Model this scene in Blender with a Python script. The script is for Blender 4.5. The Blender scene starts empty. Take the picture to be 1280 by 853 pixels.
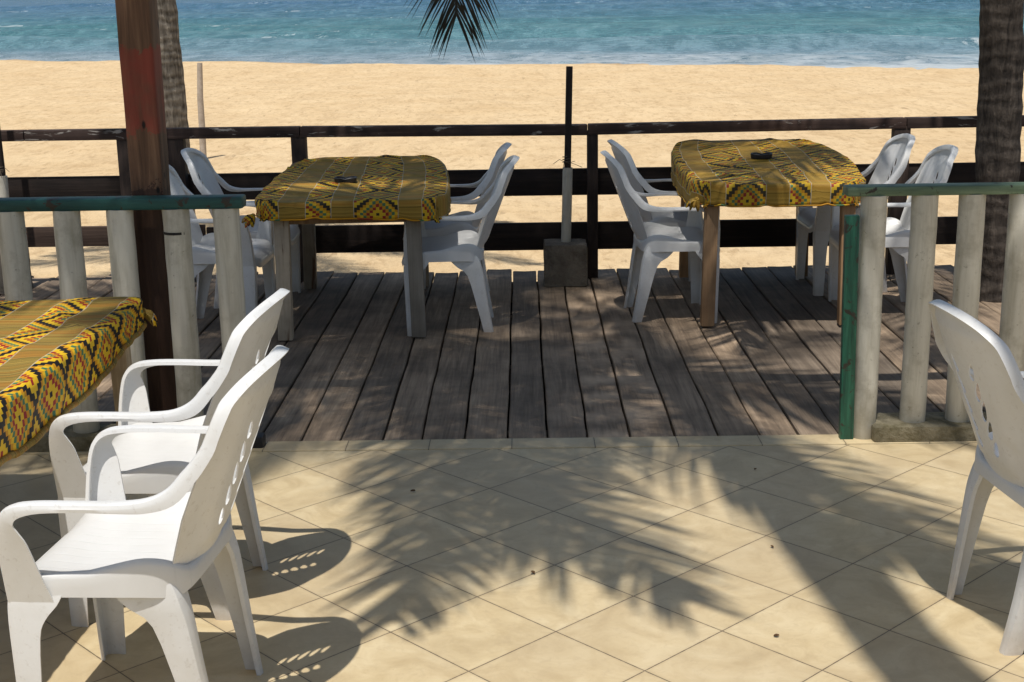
import bpy, bmesh, math, random
from mathutils import Vector, Matrix, noise, geometry
R = math.radians
rng = random.Random(7)
scene = bpy.context.scene
col = scene.collection

# ------------------------------------------------------------------ helpers
def tag(o, label=None, cat=None, group=None, kind=None):
    if label: o['label'] = label
    if cat: o['category'] = cat
    if group: o['group'] = group
    if kind: o['kind'] = kind
    return o

def empty(name, loc=(0, 0, 0), rz=0.0):
    o = bpy.data.objects.new(name, None)
    o.empty_display_size = 0.1
    col.objects.link(o)
    o.location = loc
    o.rotation_euler = (0, 0, rz)
    return o

def children(o):
    return [c for c in bpy.data.objects if c.parent == o]

def copy_thing(root, name=None):
    r = root.copy()
    col.objects.link(r)
    for ch in children(root):
        c = ch.copy(); col.objects.link(c); c.parent = r
        for g in children(ch):
            d = g.copy(); col.objects.link(d); d.parent = c
    return r

class MB:
    def __init__(s):
        s.v = []; s.f = []; s.uv = {}; s.tint = {}
    def add(s, vs, fs, tint=None):
        n = len(s.v)
        s.v += [tuple(p) for p in vs]
        for f in fs:
            s.f.append(tuple(i + n for i in f))
        if tint is not None:
            for i in range(n, len(s.v)): s.tint[i] = tint
        return n
    def box(s, c, d, M=None, bev=0.0, tint=None):
        bm = bmesh.new()
        bmesh.ops.create_cube(bm, size=1.0)
        bmesh.ops.scale(bm, vec=d, verts=bm.verts)
        if bev > 0:
            bmesh.ops.bevel(bm, geom=bm.edges[:], offset=bev, segments=2, profile=0.6, affect='EDGES')
        if M is not None: bmesh.ops.transform(bm, matrix=M, verts=bm.verts)
        bmesh.ops.translate(bm, vec=c, verts=bm.verts)
        bm.verts.ensure_lookup_table()
        s.add([v.co[:] for v in bm.verts], [[v.index for v in f.verts] for f in bm.faces], tint)
        bm.free()
    def tube(s, path, rad, n=16, cap=True, wob=0.0, tint=None):
        path = [Vector(p) for p in path]
        m = len(path); vs = []
        up = Vector((0, 0, 1))
        t0 = (path[1] - path[0]).normalized()
        a = t0.orthogonal().normalized()
        for i, p in enumerate(path):
            t = (path[min(i + 1, m - 1)] - path[max(i - 1, 0)]).normalized()
            a = (a - t * a.dot(t)).normalized()
            b = t.cross(a)
            r = rad[i] if isinstance(rad, (list, tuple)) else rad
            for k in range(n):
                th = 2 * math.pi * k / n
                rr = r * (1 + (wob * noise.noise(Vector((math.cos(th) * 1.3, math.sin(th) * 1.3, i * 0.35 + p.x * 3))) if wob else 0))
                vs.append(p + a * math.cos(th) * rr + b * math.sin(th) * rr)
        fs = []
        for i in range(m - 1):
            for k in range(n):
                fs.append((i * n + k, i * n + (k + 1) % n, (i + 1) * n + (k + 1) % n, (i + 1) * n + k))
        if cap:
            fs.append(tuple(reversed(range(n)))); fs.append(tuple((m - 1) * n + k for k in range(n)))
        s.add(vs, fs, tint)
    def loft(s, rows, closed=False):
        m = len(rows); n = len(rows[0]); vs = [p for r in rows for p in r]; fs = []
        for i in range(m - 1):
            for k in range(n if closed else n - 1):
                fs.append((i * n + k, i * n + (k + 1) % n, (i + 1) * n + (k + 1) % n, (i + 1) * n + k))
        return s.add(vs, fs)
    def mesh(s, name, mat=None):
        me = bpy.data.meshes.new(name)
        me.from_pydata([tuple(v) for v in s.v], [], s.f)
        if s.tint:
            at = me.color_attributes.new('tint', 'FLOAT_COLOR', 'POINT')
            for i in range(len(s.v)):
                t = s.tint.get(i, (0.5, 0.5, 0.5))
                at.data[i].color = (t[0], t[1], t[2], 1)
        if mat: me.materials.append(mat)
        me.validate(); me.update()
        return me
    def build(s, name, mat, parent=None, smooth=None, mods=None):
        me = s.mesh(name, mat)
        o = bpy.data.objects.new(name, me)
        col.objects.link(o)
        if mods:
            for kind, kw in mods:
                md = o.modifiers.new(kind, kind)
                for k, v in kw.items(): setattr(md, k, v)
            dg = bpy.context.evaluated_depsgraph_get(); dg.update()
            me2 = bpy.data.meshes.new_from_object(o.evaluated_get(dg))
            o.modifiers.clear(); o.data = me2; bpy.data.meshes.remove(me); me = me2
        if smooth is not None:
            me.polygons.foreach_set('use_smooth', [True] * len(me.polygons))
            me.set_sharp_from_angle(angle=R(smooth))
        if parent is not None: o.parent = parent
        return o

# ------------------------------------------------------------------ material helpers
def newmat(name):
    m = bpy.data.materials.new(name); m.use_nodes = True
    nt = m.node_tree; nt.nodes.clear()
    return m, NT(nt)

class NT:
    def __init__(s, nt): s.nt = nt
    def n(s, t, **kw):
        nd = s.nt.nodes.new(t)
        for k, v in kw.items():
            if k.startswith('i_'):
                nd.inputs[k[2:].replace('_', ' ')].default_value = v
            else: setattr(nd, k, v)
        return nd
    def l(s, a, b): s.nt.links.new(a, b)
    def val(s, x, inp):
        if isinstance(x, (int, float)): inp.default_value = x
        elif isinstance(x, tuple): inp.default_value = (x + (1,)) if len(x) == 3 and inp.type == 'RGBA' else x
        else: s.l(x, inp)
    def math(s, op, a, b=0.0, c=0.0):
        nd = s.n('ShaderNodeMath', operation=op)
        s.val(a, nd.inputs[0]); s.val(b, nd.inputs[1])
        if op in ('MULTIPLY_ADD', 'COMPARE', 'SMOOTH_MIN'): s.val(c, nd.inputs[2])
        return nd.outputs[0]
    def mix(s, f, a, b, mode='MIX'):
        nd = s.n('ShaderNodeMix', data_type='RGBA', blend_type=mode)
        s.val(f, nd.inputs[0]); s.val(a, nd.inputs[6]); s.val(b, nd.inputs[7])
        return nd.outputs[2]
    def ramp(s, f, stops, interp='LINEAR'):
        nd = s.n('ShaderNodeValToRGB'); cr = nd.color_ramp; cr.interpolation = interp
        while len(cr.elements) > 1: cr.elements.remove(cr.elements[-1])
        for i, (p, c) in enumerate(stops):
            c = (c, c, c) if isinstance(c, (int, float)) else c
            e = cr.elements[0] if i == 0 else cr.elements.new(p)
            e.position = p; e.color = (c[0], c[1], c[2], 1)
        s.val(f, nd.inputs[0]); return nd.outputs[0]
    def noise(s, vec, scale, detail=4, rough=0.6, dist=0.0):
        nd = s.n('ShaderNodeTexNoise', i_Scale=scale, i_Detail=detail, i_Roughness=rough, i_Distortion=dist)
        s.l(vec, nd.inputs['Vector']); return nd.outputs['Fac']
    def coords(s, kind='Object', scale=(1, 1, 1), rot=(0, 0, 0), loc=(0, 0, 0)):
        tc = s.n('ShaderNodeTexCoord'); mp = s.n('ShaderNodeMapping')
        s.l(tc.outputs[kind], mp.inputs[0])
        mp.inputs['Scale'].default_value = scale; mp.inputs['Rotation'].default_value = rot; mp.inputs['Location'].default_value = loc
        return mp.outputs[0]
    def world(s, scale=(1, 1, 1), rot=(0, 0, 0), loc=(0, 0, 0)):
        g = s.n('ShaderNodeNewGeometry'); mp = s.n('ShaderNodeMapping')
        s.l(g.outputs['Position'], mp.inputs[0])
        mp.inputs['Scale'].default_value = scale; mp.inputs['Rotation'].default_value = rot; mp.inputs['Location'].default_value = loc
        return mp.outputs[0]
    def finish(s, color, rough=0.6, bump=None, bs=0.3, bd=0.01, spec=0.5, normal=None, sub=0.0, trans=None):
        p = s.n('ShaderNodeBsdfPrincipled')
        s.val(color, p.inputs['Base Color']); s.val(rough, p.inputs['Roughness'])
        p.inputs['Specular IOR Level'].default_value = spec
        if bump is not None:
            b = s.n('ShaderNodeBump'); b.inputs['Strength'].default_value = bs; b.inputs['Distance'].default_value = bd
            s.l(bump, b.inputs['Height']); s.l(b.outputs[0], p.inputs['Normal'])
        out = s.n('ShaderNodeOutputMaterial')
        if trans:
            t = s.n('ShaderNodeBsdfTranslucent'); s.val(trans[1], t.inputs[0])
            mx = s.n('ShaderNodeMixShader'); mx.inputs[0].default_value = trans[0]
            s.l(p.outputs[0], mx.inputs[1]); s.l(t.outputs[0], mx.inputs[2]); s.l(mx.outputs[0], out.inputs[0])
        else: s.l(p.outputs[0], out.inputs[0])
        return p

M = {}
# ---- glazed cream floor tiles laid on the diagonal
TILE = 0.3205; TPHI = R(46.0); TORG = (-0.808, 4.795)
def m_tile(name, border=False):
    m, t = newmat(name)
    g = t.n('ShaderNodeNewGeometry'); sp = t.n('ShaderNodeSeparateXYZ'); t.l(g.outputs['Position'], sp.inputs[0])
    x = t.math('SUBTRACT', sp.outputs[0], TORG[0]); y = t.math('SUBTRACT', sp.outputs[1], TORG[1])
    if border:
        q = t.math('DIVIDE', t.math('ADD', sp.outputs[0], 0.055), 0.322); r = t.math('MULTIPLY', sp.outputs[1], 0.0)
        r = t.math('ADD', r, 0.5)
    else:
        c, s_ = math.cos(TPHI), math.sin(TPHI)
        q = t.math('DIVIDE', t.math('ADD', t.math('MULTIPLY', x, c), t.math('MULTIPLY', y, -s_)), TILE)
        r = t.math('DIVIDE', t.math('ADD', t.math('MULTIPLY', x, s_), t.math('MULTIPLY', y, c)), TILE)
    def edge(a):
        f = t.math('FRACT', a); return t.math('MINIMUM', f, t.math('SUBTRACT', 1.0, f))
    e = t.math('MINIMUM', edge(q), edge(r)) if not border else edge(q)
    cb = t.n('ShaderNodeCombineXYZ'); t.l(t.math('FLOOR', q), cb.inputs[0]); t.l(t.math('FLOOR', r), cb.inputs[1])
    wn = t.n('ShaderNodeTexWhiteNoise', noise_dimensions='3D'); t.l(cb.outputs[0], wn.inputs['Vector'])
    w = t.world()
    jit = t.noise(w, 60, 2)
    gw = t.math('MULTIPLY', t.math('ADD', jit, 0.25), 0.0066)
    grout = t.math('LESS_THAN', e, gw)
    gsoft = t.math('SUBTRACT', 1.0, t.math('MINIMUM', t.math('DIVIDE', e, 0.03), 1.0))
    # marbled mottling, offset per tile
    va = t.n('ShaderNodeVectorMath', operation='MULTIPLY_ADD'); t.l(wn.outputs['Color'], va.inputs[0]); va.inputs[1].default_value = (9, 9, 9); t.l(w, va.inputs[2])
    n1 = t.noise(va.outputs[0], 5.5, 5, 0.62, 1.3); n2 = t.noise(va.outputs[0], 28, 5, 0.7, 0.8); n3 = t.noise(w, 1.4, 4, 0.6)
    base = t.ramp(n1, [(0.3, (0.51, 0.39, 0.215)), (0.5, (0.61, 0.485, 0.285)), (0.68, (0.68, 0.56, 0.35))])
    base = t.mix(t.math('MULTIPLY', t.ramp(n2, [(0.5, 0.0), (0.72, 1.0)]), 0.35), base, (0.42, 0.32, 0.19))
    base = t.mix(t.math('MULTIPLY', wn.outputs['Value'], 0.32), base, (0.44, 0.34, 0.22))
    base = t.mix(t.math('MULTIPLY', t.ramp(n3, [(0.42, 0.0), (0.7, 1.0)]), 0.30), base, (0.36, 0.28, 0.18))
    dirt = t.ramp(t.noise(w, 140, 2), [(0.70, 0.0), (0.76, 1.0)])
    base = t.mix(t.math('MULTIPLY', dirt, 0.35), base, (0.2, 0.15, 0.09))
    base = t.mix(t.math('MULTIPLY', gsoft, 0.22), base, (0.28, 0.21, 0.13))
    colr = t.mix(grout, base, (0.13, 0.095, 0.06))
    rough = t.math('ADD', t.math('MULTIPLY', n1, 0.25), 0.33)
    h = t.math('SUBTRACT', t.math('MULTIPLY', n2, 0.08), grout)
    t.finish(colr, rough, h, 0.35, 0.002, 0.45)
    return m
M['tile'] = m_tile('cream_floor_tile'); M['tile_b'] = m_tile('cream_border_tile', True)

def m_wood(name, dark, mid, light, axis='Y', rough=0.75, grain=1.0, tinted=True, bs=0.5, streak=None):
    m, t = newmat(name)
    sc = {'Y': (22, 1.1, 22), 'X': (1.1, 22, 22), 'Z': (22, 22, 1.1)}[axis]
    g = t.n('ShaderNodeTexCoord')
    attr = t.n('ShaderNodeVertexColor', layer_name='tint') if tinted else None
    off = t.n('ShaderNodeVectorMath', operation='MULTIPLY_ADD')
    if tinted: t.l(attr.outputs['Color'], off.inputs[0])
    off.inputs[1].default_value = (13.0, 7.0, 5.0); t.l(g.outputs['Object'], off.inputs[2])
    mp = t.n('ShaderNodeMapping'); t.l(off.outputs[0], mp.inputs[0]); mp.inputs['Scale'].default_value = sc
    n1 = t.noise(mp.outputs[0], 1.0, 6, 0.65, 1.2)
    mp2 = t.n('ShaderNodeMapping'); t.l(off.outputs[0], mp2.inputs[0]); mp2.inputs['Scale'].default_value = tuple(k * 5 if k > 2 else k * 3 for k in sc)
    n2 = t.noise(mp2.outputs[0], 1.0, 4, 0.7, 0.3)
    n3 = t.noise(off.outputs[0], 3.2, 4, 0.6)
    wv = t.n('ShaderNodeTexWave', wave_type='RINGS', i_Scale=1.6, i_Distortion=5.0, i_Detail=3.0)
    mp3 = t.n('ShaderNodeMapping'); t.l(off.outputs[0], mp3.inputs[0]); mp3.inputs['Scale'].default_value = tuple(k / 4.0 if k > 2 else k * 0.6 for k in sc)
    t.l(mp3.outputs[0], wv.inputs['Vector'])
    f = t.math('ADD', t.math('MULTIPLY', n1, 0.65), t.math('MULTIPLY', n2, 0.35))
    c = t.ramp(f, [(0.3, dark), (0.5, mid), (0.68, light)])
    if tinted:
        s3 = t.n('ShaderNodeSeparateColor'); t.l(attr.outputs['Color'], s3.inputs[0])
        c = t.mix(t.math('MULTIPLY', t.math('MULTIPLY', wv.outputs['Fac'], s3.outputs[1]), 0.8 * grain), c, tuple(k * 2.1 for k in mid))
        c = t.mix(1.0, c, t.mix(s3.outputs[0], (0.60, 0.60, 0.60), (1.45, 1.33, 1.18)), 'MULTIPLY')
    c = t.mix(t.math('MULTIPLY', t.ramp(n3, [(0.35, 1.0), (0.6, 0.0)]), 0.55), c, tuple(k * 0.5 for k in dark))
    if streak:
        ns = t.noise(t.coords('Object', scale=(streak[2])), 1.0, 5, 0.65, 0.6)
        c = t.mix(t.ramp(ns, [(streak[1], 0.0), (streak[1] + 0.05, 1.0)]), c, streak[0])
    h = t.math('ADD', n2, t.math('MULTIPLY', n1, 0.7))
    t.finish(c, rough, h, bs, 0.004, 0.3)
    return m
M['deck'] = m_wood('weathered_deck_wood', (0.12, 0.092, 0.068), (0.27, 0.212, 0.158), (0.41, 0.328, 0.248), 'Y')
M['rail'] = m_wood('dark_rail_wood', (0.025, 0.016, 0.014), (0.055, 0.036, 0.032), (0.10, 0.07, 0.062), 'X', streak=((0.34, 0.31, 0.28), 0.60, (5, 26, 26)))
M['railb'] = m_wood('black_rail_wood', (0.014, 0.010, 0.009), (0.030, 0.021, 0.018), (0.06, 0.043, 0.036), 'X')
M['railbrown'] = m_wood('brown_rail_wood', (0.04, 0.025, 0.02), (0.075, 0.05, 0.04), (0.13, 0.09, 0.07), 'X')
M['post'] = m_wood('dark_post_wood', (0.022, 0.016, 0.014), (0.045, 0.032, 0.028), (0.085, 0.062, 0.052), 'Z')
M['tanwood'] = m_wood('tan_table_wood', (0.18, 0.105, 0.055), (0.36, 0.23, 0.13), (0.46, 0.32, 0.19), 'Z')
M['oldpaintwood'] = m_wood('worn_white_wood', (0.24, 0.20, 0.16), (0.36, 0.32, 0.26), (0.46, 0.42, 0.36), 'Z', streak=((0.13, 0.065, 0.035), 0.57, (14, 14, 1.2)))
M['beigewood'] = m_wood('beige_table_wood', (0.3, 0.24, 0.16), (0.42, 0.35, 0.25), (0.5, 0.43, 0.32), 'Z')

# big post: dark red-brown timber with a rubbed red patch
def m_bigpost():
    m, t = newmat('red_painted_post_wood')
    w = t.world()
    ws = t.world(scale=(26, 26, 1.6))
    n1 = t.noise(ws, 1.0, 6, 0.65, 0.8); n2 = t.noise(w, 6, 4, 0.6)
    c = t.ramp(n1, [(0.3, (0.045, 0.022, 0.013)), (0.55, (0.13, 0.068, 0.038)), (0.75, (0.20, 0.115, 0.065))])
    sp = t.n('ShaderNodeSeparateXYZ'); t.l(w, sp.inputs[0])
    z = t.math('ADD', sp.outputs[2], t.math('MULTIPLY', t.math('SUBTRACT', t.noise(w, 11, 6, 0.75), 0.5), 0.22))
    up = t.ramp(z, [(0.0, 0.0), (1.0, 0.0)])
    a = t.math('MULTIPLY', t.math('GREATER_THAN', z, 1.21), t.math('LESS_THAN', z, 1.53))
    a = t.math('MULTIPLY', a, t.ramp(t.noise(ws, 0.7, 5, 0.7), [(0.36, 0.0), (0.5, 1.0)]))
    c = t.mix(t.math('MULTIPLY', a, t.math('MULTIPLY', t.ramp(n2, [(0.35, 0.25), (0.6, 1.0)]), 0.75)), c, (0.24, 0.035, 0.022))
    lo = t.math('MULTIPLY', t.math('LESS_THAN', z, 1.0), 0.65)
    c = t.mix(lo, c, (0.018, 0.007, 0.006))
    kn = t.n('ShaderNodeTexVoronoi', i_Scale=7.0); t.l(t.world(scale=(1.5, 1.5, 0.7)), kn.inputs['Vector'])
    c = t.mix(t.ramp(kn.outputs['Distance'], [(0.05, 1.0), (0.10, 0.0)]), c, (0.008, 0.004, 0.003))
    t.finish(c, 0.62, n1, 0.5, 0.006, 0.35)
    return m
M['bigpost'] = m_bigpost()

def m_plastic(name, base=(0.72, 0.72, 0.71)):
    m, t = newmat(name)
    o = t.coords('Object')
    n1 = t.noise(o, 7, 5, 0.65); n2 = t.noise(o, 60, 3, 0.7)
    sp = t.n('ShaderNodeSeparateXYZ'); t.l(o, sp.inputs[0])
    low = t.ramp(sp.outputs[2], [(0.0, 1.0), (0.10, 0.25), (0.35, 0.0)])
    c = t.mix(t.math('MULTIPLY', t.ramp(n1, [(0.42, 0.0), (0.7, 1.0)]), 0.30), base, (0.54, 0.51, 0.44))
    c = t.mix(t.math('MULTIPLY', t.math('MULTIPLY', low, t.ramp(n1, [(0.3, 0.2), (0.65, 1.0)])), 0.6), c, (0.42, 0.33, 0.24))
    c = t.mix(t.math('MULTIPLY', t.ramp(n2, [(0.58, 0.0), (0.70, 1.0)]), 0.22), c, (0.33, 0.28, 0.22))
    rough = t.math('ADD', t.math('MULTIPLY', n1, 0.3), 0.25)
    t.finish(c, rough, t.math('ADD', n2, t.math('MULTIPLY', n1, 2.0)), 0.12, 0.002, 0.45)
    return m
M['plastic'] = m_plastic('white_moulded_plastic')
def m_seat():
    m, t = newmat('white_seat_plastic')
    o = t.coords('Object'); n1 = t.noise(o, 6, 5, 0.65); st = t.noise(t.coords('Object', scale=(38, 2.5, 1)), 1.0, 3, 0.7)
    c = t.mix(t.math('MULTIPLY', t.ramp(n1, [(0.4, 0.0), (0.75, 1.0)]), 0.25), (0.70, 0.70, 0.69), (0.52, 0.5, 0.46))
    c = t.mix(t.math('MULTIPLY', st, 0.10), c, (0.5, 0.48, 0.45))
    sp = t.n('ShaderNodeSeparateXYZ'); t.l(o, sp.inputs[0])
    gr = t.math('SINE', t.math('MULTIPLY', sp.outputs[0], 150.0))
    gr = t.math('MULTIPLY', t.ramp(gr, [(0.90, 0.0), (1.0, 1.0)]), -1.0)
    t.finish(c, t.math('ADD', t.math('MULTIPLY', st, 0.3), 0.22), t.math('ADD', gr, t.math('MULTIPLY', st, 0.4)), 0.3, 0.002, 0.45)
    return m
M['seat'] = m_seat()

def m_pvc():
    m, t = newmat('dirty_cream_pipe')
    w = t.world(); ws = t.world(scale=(22, 22, 1.8))
    n1 = t.noise(ws, 1.0, 5, 0.65, 0.4); n2 = t.noise(w, 9, 5, 0.7); n3 = t.noise(w, 45, 4, 0.7)
    c = t.ramp(n1, [(0.3, (0.42, 0.39, 0.31)), (0.5, (0.58, 0.55, 0.465)), (0.72, (0.66, 0.635, 0.55))])
    c = t.mix(t.math('MULTIPLY', t.ramp(n2, [(0.5, 0.0), (0.7, 1.0)]), 0.45), c, (0.25, 0.22, 0.15))
    c = t.mix(t.math('MULTIPLY', t.ramp(n3, [(0.64, 0.0), (0.70, 1.0)]), 0.5), c, (0.14, 0.12, 0.08))
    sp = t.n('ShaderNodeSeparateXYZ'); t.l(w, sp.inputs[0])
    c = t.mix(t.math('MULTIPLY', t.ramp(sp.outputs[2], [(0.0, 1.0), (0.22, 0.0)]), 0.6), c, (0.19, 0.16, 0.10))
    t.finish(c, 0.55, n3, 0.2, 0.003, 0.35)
    return m
M['pvc'] = m_pvc()

def m_green(name, axis):
    m, t = newmat(name)
    w = t.world(); ws = t.world(scale={'X': (3, 40, 40), 'Z': (40, 40, 3)}[axis])
    n1 = t.noise(ws, 1.0, 5, 0.65); n2 = t.noise(w, 14, 5, 0.7, 0.6)
    if axis == 'Z': c = t.ramp(n1, [(0.35, (0.008, 0.04, 0.028)), (0.55, (0.018, 0.115, 0.07)), (0.75, (0.05, 0.20, 0.13))])
    else:
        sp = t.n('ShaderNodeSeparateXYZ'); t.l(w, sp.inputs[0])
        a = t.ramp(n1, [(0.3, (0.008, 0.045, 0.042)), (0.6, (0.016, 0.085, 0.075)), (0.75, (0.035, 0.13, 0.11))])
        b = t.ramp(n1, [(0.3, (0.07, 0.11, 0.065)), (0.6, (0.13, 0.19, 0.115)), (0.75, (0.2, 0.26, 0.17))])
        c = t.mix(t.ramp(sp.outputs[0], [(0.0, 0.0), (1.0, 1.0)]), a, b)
    c = t.mix(t.ramp(n2, [(0.57, 0.0), (0.60, 1.0)]), c, (0.035, 0.028, 0.02))
    t.finish(c, 0.45, n2, 0.35, 0.004, 0.4)
    return m
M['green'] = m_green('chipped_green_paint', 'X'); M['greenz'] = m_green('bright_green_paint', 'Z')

def m_simple(name, dark, light, scale=12, rough=0.8, bs=0.4, bd=0.006, spec=0.3, stretch=(1, 1, 1)):
    m, t = newmat(name)
    w = t.coords('Object', scale=stretch)
    n1 = t.noise(w, scale, 6, 0.65); n2 = t.noise(w, scale * 6, 4, 0.7)
    c = t.ramp(t.math('ADD', t.math('MULTIPLY', n1, 0.7), t.math('MULTIPLY', n2, 0.3)), [(0.35, dark), (0.65, light)])
    t.finish(c, rough, t.math('ADD', n1, t.math('MULTIPLY', n2, 0.5)), bs, bd, spec)
    return m
M['concrete'] = m_simple('rough_concrete', (0.10, 0.085, 0.065), (0.24, 0.21, 0.17), 9, 0.9, 0.8, 0.02)
M['sill'] = m_simple('mossy_concrete', (0.10, 0.085, 0.045), (0.27, 0.235, 0.16), 9, 0.9, 0.8, 0.02)
M['blackplastic'] = m_simple('black_plastic', (0.012, 0.012, 0.013), (0.03, 0.03, 0.032), 20, 0.45, 0.1, 0.002)
M['ash'] = m_simple('cigarette_ash', (0.10, 0.10, 0.10), (0.3, 0.29, 0.28), 60, 0.95)
M['bamboo'] = m_simple('bleached_pole', (0.30, 0.25, 0.2), (0.5, 0.44, 0.38), 8, 0.8)
M['deadleaf'] = m_simple('dead_leaf', (0.07, 0.035, 0.015), (0.16, 0.09, 0.04), 30, 0.8)
M['twine'] = m_simple('frayed_rope', (0.09, 0.07, 0.05), (0.2, 0.16, 0.12), 30, 0.9)
M['blackband'] = m_simple('black_tape', (0.01, 0.01, 0.01), (0.02, 0.02, 0.02), 30, 0.5)
M['undersoil'] = m_simple('soil_coloured_as_shade', (0.03, 0.022, 0.015), (0.06, 0.045, 0.03), 4, 0.95)  # near-black colour carries the shade under the deck
M['thatch'] = m_simple('dark_beam_wood', (0.03, 0.02, 0.015), (0.07, 0.05, 0.04), 8, 0.8)

# palm trunk with ring scars
def m_trunk(name, dark, light):
    m, t = newmat(name)
    w = t.world(); n = t.noise(w, 5, 4, 0.6)
    sp = t.n('ShaderNodeSeparateXYZ'); t.l(w, sp.inputs[0])
    z = t.math('ADD', t.math('MULTIPLY', sp.outputs[2], 78.0), t.math('MULTIPLY', n, 16.0))
    s = t.math('SINE', z)
    n2 = t.noise(t.world(scale=(30, 30, 5)), 1.0, 5, 0.7, 0.8)
    f = t.math('ADD', t.math('MULTIPLY', s, 0.09), n2)
    c = t.ramp(f, [(0.32, dark), (0.6, tuple((a + b) / 2 for a, b in zip(dark, light))), (0.8, light)])
    t.finish(c, 0.85, f, 0.9, 0.02, 0.2)
    return m
M['trunk'] = m_trunk('ringed_palm_bark', (0.09, 0.075, 0.06), (0.46, 0.41, 0.34))
M['trunkdark'] = m_trunk('dark_palm_bark', (0.028, 0.023, 0.020), (0.14, 0.115, 0.095))
def m_leaf(name, dark, light, tr):
    m, t = newmat(name)
    n = t.noise(t.coords('Object'), 3.0, 3, 0.6)
    c = t.ramp(n, [(0.35, dark), (0.65, light)])
    t.finish(c, 0.5, None, spec=0.35, trans=(0.25, tr))
    return m
M['leaf'] = m_leaf('palm_leaflets', (0.03, 0.06, 0.015), (0.08, 0.12, 0.03), (0.10, 0.20, 0.02))
M['dryleaf_backlit'] = m_leaf('dry_backlit_palm_leaflets', (0.012, 0.012, 0.010), (0.05, 0.045, 0.035), (0.03, 0.03, 0.015))  # dry brown-grey leaflets, darkened in the colour as if seen backlit

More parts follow.
